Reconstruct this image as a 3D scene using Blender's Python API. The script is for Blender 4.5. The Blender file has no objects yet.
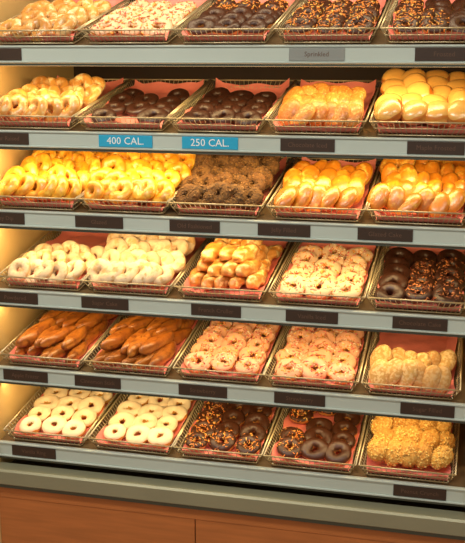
import bpy, math, random
import numpy as np
from mathutils import Matrix, Vector
random.seed(7); rng=np.random.default_rng(7)
sc=bpy.context.scene
try:
    sc.view_settings.view_transform='Standard'
    sc.view_settings.look='None'
except Exception: pass

def lin(c):
    return tuple(((x/255)/12.92 if x/255<=.04045 else ((x/255+.055)/1.055)**2.4) for x in c)+(1.0,)

# ---------------------------------------------------------------- materials
def newmat(name):
    m=bpy.data.materials.new(name); m.use_nodes=True
    nt=m.node_tree; b=nt.nodes['Principled BSDF']; return m,nt,b
def simple(name,col,rough=.5,metal=0,bump=0,bscale=40,var=0,vscale=6,coat=0,emit=0,stretch=None):
    m,nt,b=newmat(name)
    b.inputs['Base Color'].default_value=lin(col); b.inputs['Roughness'].default_value=rough
    b.inputs['Metallic'].default_value=metal; b.inputs['Coat Weight'].default_value=coat
    if emit:
        b.inputs['Emission Color'].default_value=lin(col); b.inputs['Emission Strength'].default_value=emit
    tc=nt.nodes.new('ShaderNodeTexCoord'); mp=nt.nodes.new('ShaderNodeMapping')
    nt.links.new(tc.outputs['Object'],mp.inputs['Vector'])
    if stretch: mp.inputs['Scale'].default_value=stretch
    if var:
        n=nt.nodes.new('ShaderNodeTexNoise'); n.inputs['Scale'].default_value=vscale; n.inputs['Detail'].default_value=5
        nt.links.new(mp.outputs['Vector'],n.inputs['Vector'])
        r=nt.nodes.new('ShaderNodeValToRGB')
        c=lin(col); r.color_ramp.elements[0].position=.3; r.color_ramp.elements[1].position=.7
        r.color_ramp.elements[0].color=tuple(x*(1-var) for x in c[:3])+(1,)
        r.color_ramp.elements[1].color=tuple(min(1,x*(1+var)) for x in c[:3])+(1,)
        nt.links.new(n.outputs['Fac'],r.inputs['Fac']); nt.links.new(r.outputs['Color'],b.inputs['Base Color'])
    if bump:
        n=nt.nodes.new('ShaderNodeTexNoise'); n.inputs['Scale'].default_value=bscale
        nt.links.new(mp.outputs['Vector'],n.inputs['Vector'])
        bp=nt.nodes.new('ShaderNodeBump'); bp.inputs['Strength'].default_value=bump; bp.inputs['Distance'].default_value=.01
        nt.links.new(n.outputs['Fac'],bp.inputs['Height']); nt.links.new(bp.outputs['Normal'],b.inputs['Normal'])
    return m
def mix(nt,fac,a,b):
    n=nt.nodes.new('ShaderNodeMix'); n.data_type='RGBA'
    for s,v in ((0,fac),(6,a),(7,b)):
        if hasattr(v,'is_output') : nt.links.new(v,n.inputs[s])
        else: n.inputs[s].default_value=v
    return n.outputs[2]
def maprange(nt,v,a,b,c=0,d=1):
    n=nt.nodes.new('ShaderNodeMapRange'); n.inputs[1].default_value=a; n.inputs[2].default_value=b
    n.inputs[3].default_value=c; n.inputs[4].default_value=d
    nt.links.new(v,n.inputs[0]); return n.outputs[0]
def donutmat(name,crust,band,icing=None,rough=.5,coat=.0,speck=None,speckscale=90,speckthr=.55,bump=.3,bscale=160,irough=.3,ithr=.6):
    m,nt,b=newmat(name)
    at=nt.nodes.new('ShaderNodeAttribute'); at.attribute_name='dn'
    sp=nt.nodes.new('ShaderNodeSeparateColor'); nt.links.new(at.outputs['Color'],sp.inputs[0])
    tc=nt.nodes.new('ShaderNodeTexCoord')
    nz=nt.nodes.new('ShaderNodeTexNoise'); nz.inputs['Scale'].default_value=28; nz.inputs['Detail'].default_value=4
    nt.links.new(tc.outputs['Object'],nz.inputs['Vector'])
    fz=nt.nodes.new('ShaderNodeTexNoise'); fz.inputs['Scale'].default_value=speckscale; fz.inputs['Detail'].default_value=3
    nt.links.new(tc.outputs['Object'],fz.inputs['Vector'])
    s1=nt.nodes.new('ShaderNodeMath'); s1.operation='SUBTRACT'; nt.links.new(sp.outputs[1],s1.inputs[0]); s1.inputs[1].default_value=.45
    s2=nt.nodes.new('ShaderNodeMath'); s2.operation='ABSOLUTE'; nt.links.new(s1.outputs[0],s2.inputs[0])
    bf=maprange(nt,s2.outputs[0],.03,.2)
    col=mix(nt,bf,lin(band),lin(crust))
    lc=lin(crust); dark=(lc[0]*.6,lc[1]*.46,lc[2]*.4,1)
    nf=maprange(nt,nz.outputs['Fac'],.42,.72,0,.8)
    col=mix(nt,nf,col,dark)
    if speck:
        sf=maprange(nt,fz.outputs['Fac'],speckthr-.06,speckthr+.06)
        col=mix(nt,sf,col,lin(speck))
    pf=maprange(nt,sp.outputs[2],0,1,.0,.6)
    col=mix(nt,pf,col,dark)
    if icing:
        e=maprange(nt,sp.outputs[0],ithr,ithr+.025)
        li=lin(icing)
        ic=mix(nt,maprange(nt,nz.outputs['Fac'],.35,.7,0,.5),li,(li[0]*.8,li[1]*.68,li[2]*.6,1))
        col=mix(nt,e,col,ic)
        rg=maprange(nt,sp.outputs[0],ithr,ithr+.025,rough,irough); nt.links.new(rg,b.inputs['Roughness'])
    else: b.inputs['Roughness'].default_value=rough
    nt.links.new(col,b.inputs['Base Color'])
    b.inputs['Coat Weight'].default_value=coat; b.inputs['Coat Roughness'].default_value=.22
    if bump:
        bz=nt.nodes.new('ShaderNodeTexNoise'); bz.inputs['Scale'].default_value=bscale; bz.inputs['Detail'].default_value=3
        nt.links.new(tc.outputs['Object'],bz.inputs['Vector'])
        bp=nt.nodes.new('ShaderNodeBump'); bp.inputs['Strength'].default_value=bump; bp.inputs['Distance'].default_value=.004
        nt.links.new(bz.outputs['Fac'],bp.inputs['Height']); nt.links.new(bp.outputs['Normal'],b.inputs['Normal'])
    return m

M={}
M['glazedpale']=donutmat('glazed_dough_pale',(228,168,82),(246,214,140),rough=.35,coat=.7,speck=(250,226,168),speckscale=50,speckthr=.56,bump=.3)
M['yellow']=donutmat('yellow_cake_dough',(232,160,34),(250,204,80),rough=.35,coat=.7,speck=(248,200,76),speckscale=50,bump=.5,bscale=110)
M['sugartan']=donutmat('sugared_shell_dough',(216,136,52),(242,190,104),rough=.5,coat=.3,speck=(240,188,104),speckscale=160,speckthr=.58,bump=.4)
M['golden']=donutmat('golden_shell_dough',(216,136,30),(248,200,92),rough=.35,coat=.7,speck=(248,200,88),speckscale=45,speckthr=.6,bump=.4)
M['filled']=donutmat('filled_dough',(206,124,38),(242,194,104),icing=(232,178,90),rough=.3,coat=1,bump=.2)
M['powder']=donutmat('powdered_sugar',(244,226,190),(232,198,144),rough=.9,speck=(212,170,112),speckscale=45,speckthr=.58,bump=.5)
M['palesugar']=donutmat('pale_sugar_dough',(214,170,98),(232,198,134),rough=.85,speck=(234,204,148),speckscale=120,speckthr=.52,bump=.6)
M['crumb']=donutmat('crumb_coating',(112,78,34),(108,76,34),rough=.85,speck=(70,46,22),speckscale=140,bump=.9,bscale=180)
M['nut']=donutmat('nut_coating',(216,160,68),(224,178,88),rough=.8,speck=(238,200,112),speckscale=150,bump=.9,bscale=180)
M['fritter']=donutmat('fritter_dough',(178,108,38),(206,140,60),rough=.4,coat=.6,speck=(126,68,22),speckscale=60,speckthr=.58,bump=.5,bscale=70)
M['cruller']=donutmat('cruller_dough',(220,148,60),(242,188,100),rough=.35,coat=.7,speck=(250,218,148),speckscale=50,speckthr=.56,bump=.4)
M['choc']=donutmat('chocolate_iced',(190,120,54),(226,178,100),icing=(68,36,20),rough=.5,irough=.4)
M['chocdark']=donutmat('chocolate_dough',(70,38,22),(88,50,30),icing=(58,30,18),rough=.5,coat=.1,irough=.42)
M['white']=donutmat('white_iced',(218,152,50),(244,200,94),icing=(250,232,194),rough=.5,irough=.38,ithr=.66)
M['pink']=donutmat('pink_iced',(208,134,56),(236,180,92),icing=(242,182,144),rough=.5,irough=.4,ithr=.64)
M['vanilla']=donutmat('vanilla_iced',(208,142,66),(236,192,108),icing=(244,208,168),rough=.5,irough=.4,ithr=.64)
s_or=simple('sprinkle_orange',(238,146,60)); s_wh=simple('sprinkle_white',(250,230,200)); s_pk=simple('sprinkle_pink',(222,104,100))
s_br=simple('sprinkle_brown',(120,62,34)); s_ye=simple('sprinkle_yellow',(245,196,100)); s_tn=simple('sprinkle_tan',(204,130,74))
SC=[s_or,s_tn,s_or,s_br,s_ye]; SPK=[s_pk,s_or,s_wh,s_tn,s_ye]
NUT=[simple('nut_chip_light',(236,200,116)),simple('nut_chip_tan',(206,152,72))]
CRB=[simple('crumb_chip_brown',(128,90,44)),simple('crumb_chip_dark',(84,56,28))]
mWire=simple('basket_wire_steel',(204,188,150),rough=.38,metal=.6)
mPaper=simple('pink_tissue_paper',(240,138,124),rough=.42,bump=.3,bscale=30,var=.1,vscale=12)
mRail=simple('rail_aluminium',(190,204,198),rough=.4,metal=.1,var=.04,vscale=3)
mRailD=simple('rail_edge_dark',(92,98,88),rough=.4,metal=.4)
mShelf=simple('shelf_board_enamel',(120,98,68),rough=.5,metal=.1,var=.05)
mBack=simple('back_panel_dark',(52,36,24),rough=.7,var=.15)
mSide=simple('side_panel_cream',(218,188,128),rough=.6,var=.04)
mTag=simple('tag_dark_brown',(58,42,32),rough=.45)
mTagG=simple('tag_grey',(140,146,144),rough=.4)
mBlue=simple('tag_blue',(40,168,214),rough=.4)
mTxtW=simple('tag_text_white',(240,245,245),rough=.5)
mTxtB=simple('tag_text_tan',(98,72,56),rough=.5)
mLedge=simple('ledge_metal',(150,150,126),rough=.4,metal=.3,var=.05)
mWood=simple('cherry_laminate',(182,110,58),rough=.45,var=.12,vscale=5,stretch=(1.2,1,14),coat=.15)
mWoodD=simple('laminate_seam',(80,40,22),rough=.6)
mKick=simple('kick_plate_dark',(40,32,28),rough=.6)
mTube=simple('fluorescent_tube',(255,214,150),emit=1.5)
mWall=simple('wall_paint_cream',(220,200,160),rough=.8,var=.03)
mCeil=simple('ceiling_tile_white',(225,220,205),rough=.9,bump=.3,bscale=80)
mFloor=simple('floor_tile',(150,120,95),rough=.35,var=.1,vscale=3)
mPanel=simple('ceiling_lamp_diffuser',(248,244,230),emit=3.0)

# ---------------------------------------------------------------- mesh helper
class MB:
    def __init__(s): s.v=[];s.f=[];s.m=[]
    def box(s,a,b,m=0):
        n=len(s.v); (x0,y0,z0),(x1,y1,z1)=a,b
        s.v+=[(x0,y0,z0),(x1,y0,z0),(x1,y1,z0),(x0,y1,z0),(x0,y0,z1),(x1,y0,z1),(x1,y1,z1),(x0,y1,z1)]
        for q in ((0,3,2,1),(4,5,6,7),(0,1,5,4),(1,2,6,5),(2,3,7,6),(3,0,4,7)): s.f.append([n+i for i in q]); s.m.append(m)
    def cyl(s,p,q,r,k=6,m=0):
        p=Vector(p);q=Vector(q);d=(q-p).normalized()
        a=d.orthogonal().normalized(); b=d.cross(a); n=len(s.v)
        for c in (p,q):
            for i in range(k):
                t=2*math.pi*i/k; s.v.append(tuple(c+r*(math.cos(t)*a+math.sin(t)*b)))
        for i in range(k):
            j=(i+1)%k; s.f.append([n+i,n+j,n+k+j,n+k+i]); s.m.append(m)
        s.f.append([n+i for i in range(k)][::-1]); s.m.append(m)
        s.f.append([n+k+i for i in range(k)]); s.m.append(m)
    def prof(s,pts,x0,x1,m=0):
        n=len(s.v);k=len(pts)
        s.v+=[(x0,y,z) for y,z in pts]+[(x1,y,z) for y,z in pts]
        for i in range(k):
            j=(i+1)%k; s.f.append([n+i,n+j,n+k+j,n+k+i]); s.m.append(m)
        s.f.append([n+i for i in range(k)][::-1]); s.m.append(m)
        s.f.append([n+k+i for i in range(k)]); s.m.append(m)
    def mesh(s,name,mats,smooth=False):
        me=bpy.data.meshes.new(name); me.from_pydata(s.v,[],s.f)
        for m in mats: me.materials.append(m)
        me.polygons.foreach_set('material_index',s.m)
        if smooth: me.polygons.foreach_set('use_smooth',[True]*len(s.f))
        me.update(); return me
def obj(name,me,parent=None,bevel=0):
    o=bpy.data.objects.new(name,me); sc.collection.objects.link(o)
    if parent: o.parent=parent
    if bevel:
        b=o.modifiers.new('bevel','BEVEL'); b.width=bevel; b.segments=2; b.limit_method='ANGLE'
    return o
def empty(name,loc=(0,0,0),rot=(0,0,0)):
    e=bpy.data.objects.new(name,None); e.location=loc; e.rotation_euler=rot; e.empty_display_size=.05
    sc.collection.objects.link(e); return e

# ---------------------------------------------------------------- pastry shapes
def lump(P,seed,freq,n=5):
    r=np.random.default_rng(seed); o=np.zeros(len(P))
    for _ in range(n):
        d=r.normal(size=3); d/=np.linalg.norm(d); o+=np.sin(P@d*freq*r.uniform(.6,1.5)+r.uniform(0,6.28))
    return o/n
def gridfaces(nu,nv,wrapv):
    f=[]
    for i in range(nu):
        for j in range(nv if wrapv else nv-1):
            f.append((i*nv+j,((i+1)%nu)*nv+j,((i+1)%nu)*nv+(j+1)%nv,i*nv+(j+1)%nv))
    return np.array(f)
def chips(base,P,N,n,size,nm,seed,zmin,first=1):
    r=np.random.default_rng(seed)
    ok=np.where(zmin(P,N))[0]; V=[base['v']];F=[base['f']];Mi=[base['m']];C=[base['c']]; off=len(base['v'])
    q=np.array([(0,3,2,1),(4,5,6,7),(0,1,5,4),(1,2,6,5),(2,3,7,6),(3,0,4,7)])
    cs=np.array([(x,y,z) for z in(-1,1) for x,y in((-1,-1),(1,-1),(1,1),(-1,1))],float)
    for k in range(n):
        i=r.choice(ok); nn=N[i]; t=np.cross(nn,r.normal(size=3)); t/=np.linalg.norm(t); b=np.cross(nn,t)
        s=np.array(size)*r.uniform(.8,1.25)
        c=P[i]+r.normal(size=3)*.0012
        v=c+cs[:,:1]*s[0]*t+cs[:,1:2]*s[1]*b+cs[:,2:3]*s[2]*nn
        V.append(v);F.append(q+off);off+=8;Mi.append(np.full(6,first+r.integers(nm)));C.append(np.full((8,3),.5))
    return dict(v=np.concatenate(V),f=np.concatenate(F),m=np.concatenate(Mi),c=np.concatenate(C))
def ring(seed,R=.0262,r=.0165,sq=.85,iced=False,ridge=0,rough=0,spr=0,nut=0,nu=34,nv=16):
    g=np.random.default_rng(seed)
    u=np.repeat(np.arange(nu)/nu*2*np.pi,nv); v=np.tile(np.arange(nv)/nv*2*np.pi,nu)
    rr=r*(1+.08*np.sin(2*u+g.uniform(0,6))+.06*np.sin(3*u+g.uniform(0,6)))
    if ridge: rr=rr*(1+.16*np.cos(ridge*u+2*v))
    top=np.sin(v)+.10*np.sin(3*u+g.uniform(0,6))+.08*np.sin(5*u+g.uniform(0,6))+.06*np.sin(8*u+g.uniform(0,6))
    if iced: rr=rr+.0014*np.clip((top-.2)/.15,0,1)
    P=np.stack([(R+rr*np.cos(v))*np.cos(u),(R+rr*np.cos(v))*np.sin(u),rr*sq*np.sin(v)],1)
    N=np.stack([np.cos(v)*np.cos(u),np.cos(v)*np.sin(u),np.sin(v)],1)
    P[:,0]*=1+g.uniform(-.1,.1)
    P+=N*(lump(P,seed,90)[:,None]*.0024)
    if rough: P+=N*(lump(P,seed+9,420,8)[:,None]*rough)
    C=np.stack([top*.5+.5,np.sin(v)*.5+.5,np.zeros_like(v)],1)
    b=dict(v=P,f=gridfaces(nu,nv,True),m=np.zeros(nu*nv,int),c=C)
    if spr: b=chips(b,P,N,spr,(.0042,.0013,.0012),5,seed+3,lambda P,N:N[:,2]>.35)
    if nut: b=chips(b,P,N,nut,(.0022,.0018,.0014),2,seed+3,lambda P,N:N[:,2]>-.9)
    return b
def disc(seed,R=.044,h=.018,L=1.0,iced=False,rough=0,nut=0,twist=0,ta=.14,pw=.75,nu=30,nv=15):
    g=np.random.default_rng(seed)
    u=np.repeat(np.arange(nu)/nu*2*np.pi,nv); v=np.tile(np.linspace(-np.pi/2,np.pi/2,nv),nu)
    cv=np.maximum(np.cos(v),1e-3)**pw
    top=np.sin(v)-.25+.10*np.sin(3*u+g.uniform(0,6))+.08*np.sin(5*u+g.uniform(0,6))
    P=np.stack([R*cv*np.cos(u),R*cv*np.sin(u),h*np.sin(v)],1)
    N=P/np.array([R,R,h]); N=N/np.linalg.norm(N,axis=1)[:,None]
    P+=N*(lump(P,seed,80)[:,None]*.0028)
    P[:,1]*=L
    if twist:
        a=np.arctan2(P[:,2],P[:,0]); k=1+ta*np.cos(3*a+P[:,1]*twist); P[:,0]*=k; P[:,2]*=k
    if rough: P+=N*(lump(P,seed+9,300,8)[:,None]*rough)
    if L>3: P[:,0]+=.006*np.sin(P[:,1]*22+g.uniform(0,6))
    C=np.stack([top*.5+.5,np.sin(v)*.5+.5,np.zeros_like(v)],1)
    b=dict(v=P,f=gridfaces(nu,nv,False),m=np.zeros(nu*(nv-1),int),c=C)
    if nut: b=chips(b,P,N,nut,(.0022,.0018,.0014),2,seed+3,lambda P,N:N[:,2]>-.9)
    return b
SH={}
def shapes(kind):
    if kind in SH: return SH[kind]
    f={'ring':lambda s:ring(s),'iced':lambda s:ring(s,iced=True),'spr':lambda s:ring(s,iced=True,spr=62),
       'cake':lambda s:ring(s,r=.0185,R=.025,rough=.0012),
       'nut':lambda s:ring(s,r=.018,R=.025,rough=.0012,nut=150),
       'nutball':lambda s:disc(s,R=.034,h=.022,L=1.2,rough=.0015,nut=120),
       'shell':lambda s:disc(s,R=.044,h=.0175),'ovshell':lambda s:disc(s,R=.033,h=.0165,L=1.35),
       'ball':lambda s:disc(s,R=.042,h=.025,iced=True),
       'bar':lambda s:disc(s,R=.020,h=.018,L=3.9,rough=.0022,twist=60,ta=.06,pw=.42,nu=26,nv=33),
       'twist':lambda s:disc(s,R=.0225,h=.021,L=2.5,twist=130,pw=.55,nu=30,nv=25)}[kind]
    SH[kind]=[f(100+37*k) for k in range(7)]
    return SH[kind]
def Rz(a): c,s=math.cos(a),math.sin(a); return np.array([[c,-s,0],[s,c,0],[0,0,1]])
def Rx(a): c,s=math.cos(a),math.sin(a); return np.array([[1,0,0],[0,c,-s],[0,s,c]])
def build_pastries(items):
    mats=[];V=[];F=[];Mi=[];C=[];off=0
    for kind,ml,pos,az,phi,spin,sz in items:
        idx=[]
        for m in ml:
            if m not in mats: mats.append(m)
            idx.append(mats.index(m))
        b=random.choice(shapes(kind)); s=random.uniform(.92,1.08)*sz
        A=Rz(math.radians(az))@Rx(math.radians(phi))@Rz(spin)
        V.append((b['v']*s)@A.T+np.array(pos)); F.append(b['f']+off); off+=len(b['v'])
        Mi.append(np.array(idx)[b['m']]); c=b['c'].copy(); c[:,2]=random.random(); C.append(c)
    V=np.concatenate(V);F=np.concatenate(F);Mi=np.concatenate(Mi);C=np.concatenate(C)
    V[:,2]=np.maximum(V[:,2],.004)
    me=bpy.data.meshes.new('pastries'); me.from_pydata(V.tolist(),[],F.tolist())
    for m in mats: me.materials.append(m)
    me.polygons.foreach_set('material_index',Mi.astype(np.int32)); me.polygons.foreach_set('use_smooth',[True]*len(F))
    ca=me.attributes.new('dn','FLOAT_COLOR','POINT')
    ca.data.foreach_set('color',np.concatenate([C,np.ones((len(C),1))],1).astype(np.float32).ravel())
    me.update(); return me
J=lambda a: random.uniform(-a,a)
def flat(kf,rows=5,cols=3,phi=17,dy=.066,y0=.058,rise=.0,dx=.074,sz=.9,skip=0):
    it=[]
    for r in range(rows):
        for c in range(cols):
            if random.random()<skip: continue
            x=(c-(cols-1)/2)*dx+J(.005); y=y0+r*dy+J(.007)+(c%2)*.006
            k,m=kf(r,c); z=.038*math.sin(math.radians(phi))+.015+rise*y+J(.002)
            it.append((k,m,(x,y,z),J(14),phi+J(8),random.uniform(0,6.28),sz))
    return it
def side(kf,rows=4,n=6,az=-48,phi=58,y0=.05,dy=.068,rise=.1,spin=None,sz=.93,W=.17,z0=.04,back=0):
    it=[]
    for r in range(rows):
        nn=n if r<rows-1 else n-back
        sh=J(.008)
        for c in range(nn):
            x=(c-(n-1)/2)*(W/(n-1))+J(.006)+sh; y=y0+r*dy+J(.01)
            k,m=kf(r,c); it.append((k,m,(x,y,z0+rise*y+J(.007)),az+J(18),phi+J(14),random.uniform(0,6.28) if spin is None else spin+J(.25),sz))
    return it
def bars(kind,m,rows=3,n=5,az=-12,layers=2,step=.115,y0=.085,h=.02):
    it=[]
    for l in range(layers):
        for r in range(rows-(l if l<2 else 1)):
            for c in range(n-l):
                x=(c-(n-l-1)/2)*.042+J(.005); y=y0+r*step+l*.025+J(.018)
                it.append((kind,m,(x,y,h+.004+l*.032+J(.003)),az+J(13),J(7),0,.97+J(.07)))
    return it
K=lambda k,*m:(lambda r,c:(k,list(m)))
def chocsel(split,r,c): return ('spr',[M['choc']]+SC) if split else ('iced',[M['choc']])

trays=[
 [side(K('cake',M['glazedpale']),rows=4,n=5,az=-25,phi=32,rise=.03,z0=.032),
  flat(K('spr',M['vanilla'],*SPK),rows=5),
  flat(lambda r,c:chocsel(r>=3,r,c),rows=5),
  flat(K('spr',M['choc'],*SC),rows=5),
  flat(lambda r,c:chocsel(c==0 or r<2 and c<2,r,c),rows=5)],
 [side(K('ring',M['glazedpale']),rows=4,n=6,az=-30,phi=48,rise=.06,W=.19),
  flat(K('iced',M['chocdark']),rows=4,phi=12,dy=.08,skip=.06),
  flat(K('iced',M['chocdark']),rows=4,phi=12,dy=.076,skip=.06),
  side(K('shell',M['sugartan']),rows=3,n=6,az=-40,phi=52,rise=.06,sz=.9),
  side(K('ball',M['filled']),rows=5,n=4,az=-14,phi=32,rise=.13,dy=.06,W=.175,sz=.93)],
 [side(K('ring',M['yellow']),rows=5,n=6,az=-28,phi=46,rise=.15,sz=.95,W=.2,dy=.062),
  side(K('cake',M['yellow']),rows=5,n=6,az=-20,phi=44,rise=.17,sz=.93,W=.2,dy=.062),
  side(K('nut',M['crumb'],*CRB),rows=5,n=5,az=-20,phi=40,rise=.13,z0=.035,W=.18,dy=.064),
  side(K('ovshell',M['golden']),rows=4,n=5,az=-25,phi=46,rise=.06,spin=0),
  side(K('ovshell',M['golden']),rows=5,n=6,az=-32,phi=52,rise=.09,spin=0,W=.19,dy=.064)],
 [side(K('ring',M['powder']),rows=3,n=5,az=-30,phi=45,rise=.02,z0=.034),
  side(K('cake',M['powder']),rows=4,n=6,az=-25,phi=40,rise=.12,W=.19),
  bars('twist',[M['cruller']],rows=3,n=5,az=-15,h=.024,step=.11,layers=3),
  flat(K('spr',M['vanilla'],*SPK),rows=5),
  flat(lambda r,c:('iced',[M['chocdark']]) if c==0 or r>3 else ('spr',[M['chocdark'],s_br,s_br,s_tn,s_br,s_tn]),rows=5)],
 [bars('bar',[M['fritter']],rows=3,n=5,az=-14,step=.125),
  bars('bar',[M['fritter']],rows=3,n=5,az=-20,step=.125),
  flat(K('spr',M['pink'],*SPK),rows=5),
  flat(K('spr',M['pink'],*SPK),rows=5),
  side(K('ovshell',M['palesugar']),rows=2,n=6,az=-32,phi=56,rise=.05,spin=0)],
 [flat(K('iced',M['white']),rows=5,phi=14,dy=.07),
  flat(K('iced',M['white']),rows=5,phi=14,dy=.07),
  flat(lambda r,c:chocsel(c==0 or r<1,r,c),rows=5,dy=.068),
  flat(lambda r,c:chocsel(c<1 or r>3,r,c),rows=5,dy=.068,skip=.05),
  side(K('nutball',M['nut'],*NUT),rows=3,n=5,az=-20,phi=45,rise=.16,spin=0)],
]

# ---------------------------------------------------------------- wire basket + paper
TW,TD,TH=.262,.47,.042
FL=.020
def basket_mesh():
    b=MB(); r=.0011; w=TW/2; fl=FL
    def loop(z,e,rr):
        p=[(-w+e,e,z),(w-e,e,z),(w-e,TD-e,z),(-w+e,TD-e,z)]
        for i in range(4): b.cyl(p[i],p[(i+1)%4],rr,6)
    loop(TH,0,.0024); loop(TH*.55,fl*.45,.0013); loop(.0022,fl,.0018)
    n=18
    for i in range(n+1):
        t=i/n*2-1; x=t*(w-fl); X=t*w
        b.cyl((X,0,TH),(x,fl,.0022),r,5); b.cyl((X,TD,TH),(x,TD-fl,.0022),r,5); b.cyl((x,fl,.0022),(x,TD-fl,.0022),r,5)
    n=30
    for i in range(n+1):
        y=fl+(TD-2*fl)*i/n; Y=TD*i/n
        for s in(-1,1): b.cyl((s*w,Y,TH),(s*(w-fl),y,.0022),r,5)
        if i%4==0: b.cyl((-w+fl,y,.0035),(w-fl,y,.0035),r,5)
    return b.mesh('wire_basket',[mWire],True)
BM=basket_mesh()
def paper_mesh(seed):
    r=np.random.default_rng(seed); nx=24; w=TW/2-.023
    bk=r.uniform(-.012,.002)
    path=[(.012,.026),(.018,.014),(.0225,.0065)]+[(.026+(TD-.056)*t,.0055) for t in np.linspace(0,1,26)]+[(TD-.023,.012),(TD-.012,.03+bk),(TD-.006,.042+bk)]
    ph=r.uniform(0,6,4); V=[]
    for j,(y,z) in enumerate(path):
        for i in range(nx):
            s=i/(nx-1)*2-1; x=s*w
            e=max(0,abs(s)-.86)/.14
            up=e*(.016+.006*math.sin(y*37+ph[2]+s))*(0 if j<3 else 1)
            zz=z+up; x+=math.copysign(up*.45,s) if up else 0
            if 3<=j<29: zz+=.0022*(1+math.sin(x*70+y*40+ph[0])*math.sin(y*55+ph[1]))+ .0016*(1+math.sin(x*30-y*90+ph[2]))
            if j in(0,len(path)-1): zz+=.003*math.sin(x*60+ph[3])
            V.append((x,y,zz))
    b=MB(); b.v=V
    for j in range(len(path)-1):
        for i in range(nx-1): a=j*nx+i; b.f.append([a,a+1,a+nx+1,a+nx]); b.m.append(0)
    return b.mesh('pink_paper',[mPaper],True)
PM=[paper_mesh(s) for s in range(4)]

# ---------------------------------------------------------------- display case
XL,XR=-1.352,.047; YB=.68
ZC=1.60
shz=[ZC+d for d in(0,-.2326,-.4617,-.698,-.938,-1.1805)]
tilt=[14,11,10,9.5,9,8]
case=empty('bakery_display_case')
b=MB()
b.box((XL-.03,-.03,.0),(XL,YB+.03,2.05),0); b.box((XR,-.03,0),(XR+.03,YB+.03,2.05),0)
obj('side_panels',b.mesh('side_panels',[mSide]),case,.003)
b=MB(); b.box((XL,YB,.1),(XR,YB+.03,2.05)); obj('back_panel',b.mesh('back_panel',[mBack]),case)
b=MB(); b.box((XL-.03,-.06,2.05),(XR+.03,YB+.03,2.2)); obj('canopy',b.mesh('canopy',[mLedge]),case,.004)
b=MB()
b.prof([(-.045,.362),(-.04,.368),(.0,.372),(.0,.318),(-.04,.318),(-.045,.322)],XL-.03,XR+.03,0)
b.box((XL-.03,-.036,.306),(XR+.03,0,.3175),1)
obj('base_ledge',b.mesh('base_ledge',[mLedge,mRailD]),case)
b=MB(); b.box((XL,.0,.30),(XR,YB,.34)); obj('base_deck',b.mesh('base_deck',[mShelf]),case)
seam=-.722
b=MB(); b.box((XL-.03,-.022,.10),(seam-.0015,0,.304)); b.box((seam+.0015,-.022,.10),(XR+.03,0,.304))
obj('wood_front_panels',b.mesh('wood_front_panels',[mWood]),case,.001)
b=MB(); b.box((XL-.03,-.024,.268),(XR+.03,-.002,.304)); obj('wood_top_trim',b.mesh('wood_top_trim',[mWood]),case,.001)
b=MB(); b.box((seam-.0015,-.012,.10),(seam+.0015,-.001,.30)); obj('panel_seam',b.mesh('panel_seam',[mWoodD]),case)
b=MB(); b.box((XL,.03,0),(XR,.06,.10)); obj('kick_plate',b.mesh('kick_plate',[mKick]),case)

tags=[
 [(-1.285,0,''),(-.39,1,'Sprinkled'),(-.07,0,'Frosted')],
 [(-1.275,0,'Sugar Raised'),(-.915,2,'400 CAL.'),(-.675,2,'250 CAL.'),(-.41,0,'Chocolate Iced'),(-.08,0,'Maple Frosted')],
 [(-1.30,0,'Honey Dip'),(-1.0,0,'Glazed'),(-.72,0,'Old Fashioned'),(-.47,0,'Jelly Filled'),(-.20,0,'Glazed Cake')],
 [(-1.27,0,'Powdered'),(-.99,0,'Sugar Cake'),(-.66,0,'French Cruller'),(-.39,0,'Vanilla Iced'),(-.10,0,'Chocolate Cake')],
 [(-1.25,0,'Apple Fritter'),(-1.02,0,'Cinnamon Stick'),(-.70,0,'Strawberry'),(-.42,0,'Strawberry'),(-.07,0,'Sugar Filled')],
 [(-1.235,0,'Vanilla Ring'),(-.08,0,'Peanut Crunch')]]
txtcache={}
def text_mesh(t,size,mat):
    k=(t,size,mat.name)
    if k in txtcache: return txtcache[k]
    cu=bpy.data.curves.new('txt','FONT'); cu.body=t; cu.size=size; cu.align_x='CENTER'; cu.align_y='CENTER'; cu.extrude=.0002; cu.resolution_u=2
    o=bpy.data.objects.new('txt',cu); sc.collection.objects.link(o)
    dg=bpy.context.evaluated_depsgraph_get(); me=bpy.data.meshes.new_from_object(o.evaluated_get(dg)); 
    bpy.data.objects.remove(o); me.materials.clear(); me.materials.append(mat); txtcache[k]=me; return me
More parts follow.
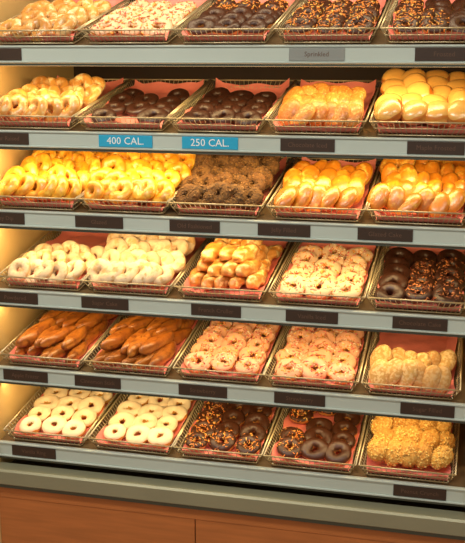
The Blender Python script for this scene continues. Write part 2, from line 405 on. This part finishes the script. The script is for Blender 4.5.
for i,z in enumerate(shz):
    s=empty('display_shelf',(0,0,z)); s.parent=case; a=math.radians(tilt[i])
    b=MB(); b.box((XL+.002,0,-.014),(XR-.002,.56,0))
    o=obj('shelf_board',b.mesh('shelf_board',[mShelf]),s,.002); o.location=(0,.004,.022); o.rotation_euler=(a,0,0)
    b=MB(); h=.024
    b.prof([(-.006,-h),(-.010,-h+.002),(-.010,-h+.005),(-.006,-h+.006),(-.006,h-.006),(-.010,h-.005),(-.010,h-.002),(-.006,h),(.003,h),(.003,-h)],XL+.001,XR-.001,0)
    b.box((XL+.001,-.004,-h-.007),(XR-.001,.02,-h-.0005),1)
    obj('price_rail',b.mesh('price_rail',[mRail,mRailD]),s)
    for X,kind,t in tags[i]:
        b=MB(); w=.072 if kind<2 else .078; b.box((X-w,-.0085,-.0165),(X+w,-.006,.0165))
        obj('price_tag',b.mesh('price_tag',[[mTag,mTagG,mBlue][kind]]),s,.001)
        if t:
            tm=text_mesh(t,.028 if kind==2 else .017,mTxtW if kind==2 else mTxtB)
            o=obj('tag_text',tm,s); o.location=(X,-.0088,0); o.rotation_euler=(math.pi/2,0,0)
    if i<5:
        b=MB(); b.cyl((XL+.03,.045,-.024),(XR-.03,.045,-.024),.008,10); b.box((XL+.01,.03,-.016),(XR-.01,.06,-.010),1)
        obj('lamp_tube',b.mesh('lamp_tube',[mTube,mRailD]),s)
        L=bpy.data.lights.new('shelf_lamp','AREA'); L.shape='RECTANGLE'; L.size=1.3; L.size_y=.03
        L.energy=[3.1,4.0,2.8,2.1,2.1][i]; L.color=(1,.70,.31)
        lo=obj('shelf_lamp_light',L,s); lo.location=(-.70,.045,-.036); lo.rotation_euler=(math.radians(35),0,0)
    off=[.02,0,0,.008,0,0][i]
    for c in range(5):
        X=-1.197+.27*c+off+(0 if c in(0,4) else J(.003)); X=min(max(X,XL+.135),XR-.135)
        d0=-.012
        t=empty('donut_tray',(X,.004+d0*math.cos(a),z+.022+(d0+.0)*math.sin(a)+.0035),(a,0,J(.012)))
        obj('wire_basket',BM,t)
        p=obj('pink_paper',PM[(i+c)%4],t)
        d=obj('donuts',build_pastries(trays[i][c]),t); d.location=(0,.008,.004)
L=bpy.data.lights.new('canopy_lamp','AREA'); L.shape='RECTANGLE'; L.size=1.3; L.size_y=.06; L.energy=5; L.color=(1,.8,.5)
lo=obj('canopy_lamp_light',L,case); lo.location=(-.68,.1,2.04); lo.rotation_euler=(math.radians(8),0,0)

# ---------------------------------------------------------------- room
def slab(name,a,c,m):
    b=MB(); b.box(a,c); return obj(name,b.mesh(name,[m]))
slab('floor',(-3.2,-4,-.1),(2.2,.8,0),mFloor)
slab('ceiling',(-3.2,-4,2.8),(2.2,.8,2.9),mCeil)
slab('wall_back',(-3.2,.72,0),(2.2,.8,2.8),mWall)
slab('wall_left',(-3.3,-4,0),(-3.2,.8,2.8),mWall)
slab('wall_right',(2.2,-4,0),(2.3,.8,2.8),mWall)
for (x,y,en) in((-1.6,-1.3,30),(.4,-1.4,17),(-.6,-3.0,18)):
    e=empty('ceiling_lamp',(x,y,2.8))
    b=MB(); b.box((-.6,-.16,-.03),(.6,.16,-.001),0); b.box((-.57,-.13,-.034),(.57,.13,-.0302),1)
    obj('lamp_housing',b.mesh('lamp_housing',[mCeil,mPanel]),e)
    L=bpy.data.lights.new('ceiling_lamp','AREA'); L.shape='RECTANGLE'; L.size=1.1; L.size_y=.24; L.energy=en; L.color=(1,.95,.84)
    lo=obj('lamp_light',L,e); lo.location=(0,0,-.04)
w=bpy.data.worlds.new('world'); sc.world=w; w.use_nodes=True
w.node_tree.nodes['Background'].inputs[0].default_value=(1,.95,.86,1); w.node_tree.nodes['Background'].inputs[1].default_value=.38

# ---------------------------------------------------------------- camera
th=math.radians(13.8); p=math.radians(12.8)
F=Vector((-math.sin(th)*math.cos(p),math.cos(th)*math.cos(p),-math.sin(p)))
R=Vector((math.cos(th),math.sin(th),0)); U=R.cross(F)
cam=bpy.data.cameras.new('camera'); co=bpy.data.objects.new('camera',cam); sc.collection.objects.link(co)
co.matrix_world=Matrix(((R.x,U.x,-F.x,0),(R.y,U.y,-F.y,-2.5),(R.z,U.z,-F.z,ZC),(0,0,0,1)))
cam.sensor_fit='VERTICAL'; cam.sensor_height=24; cam.lens=24*956/543; cam.clip_start=.05
sc.camera=co
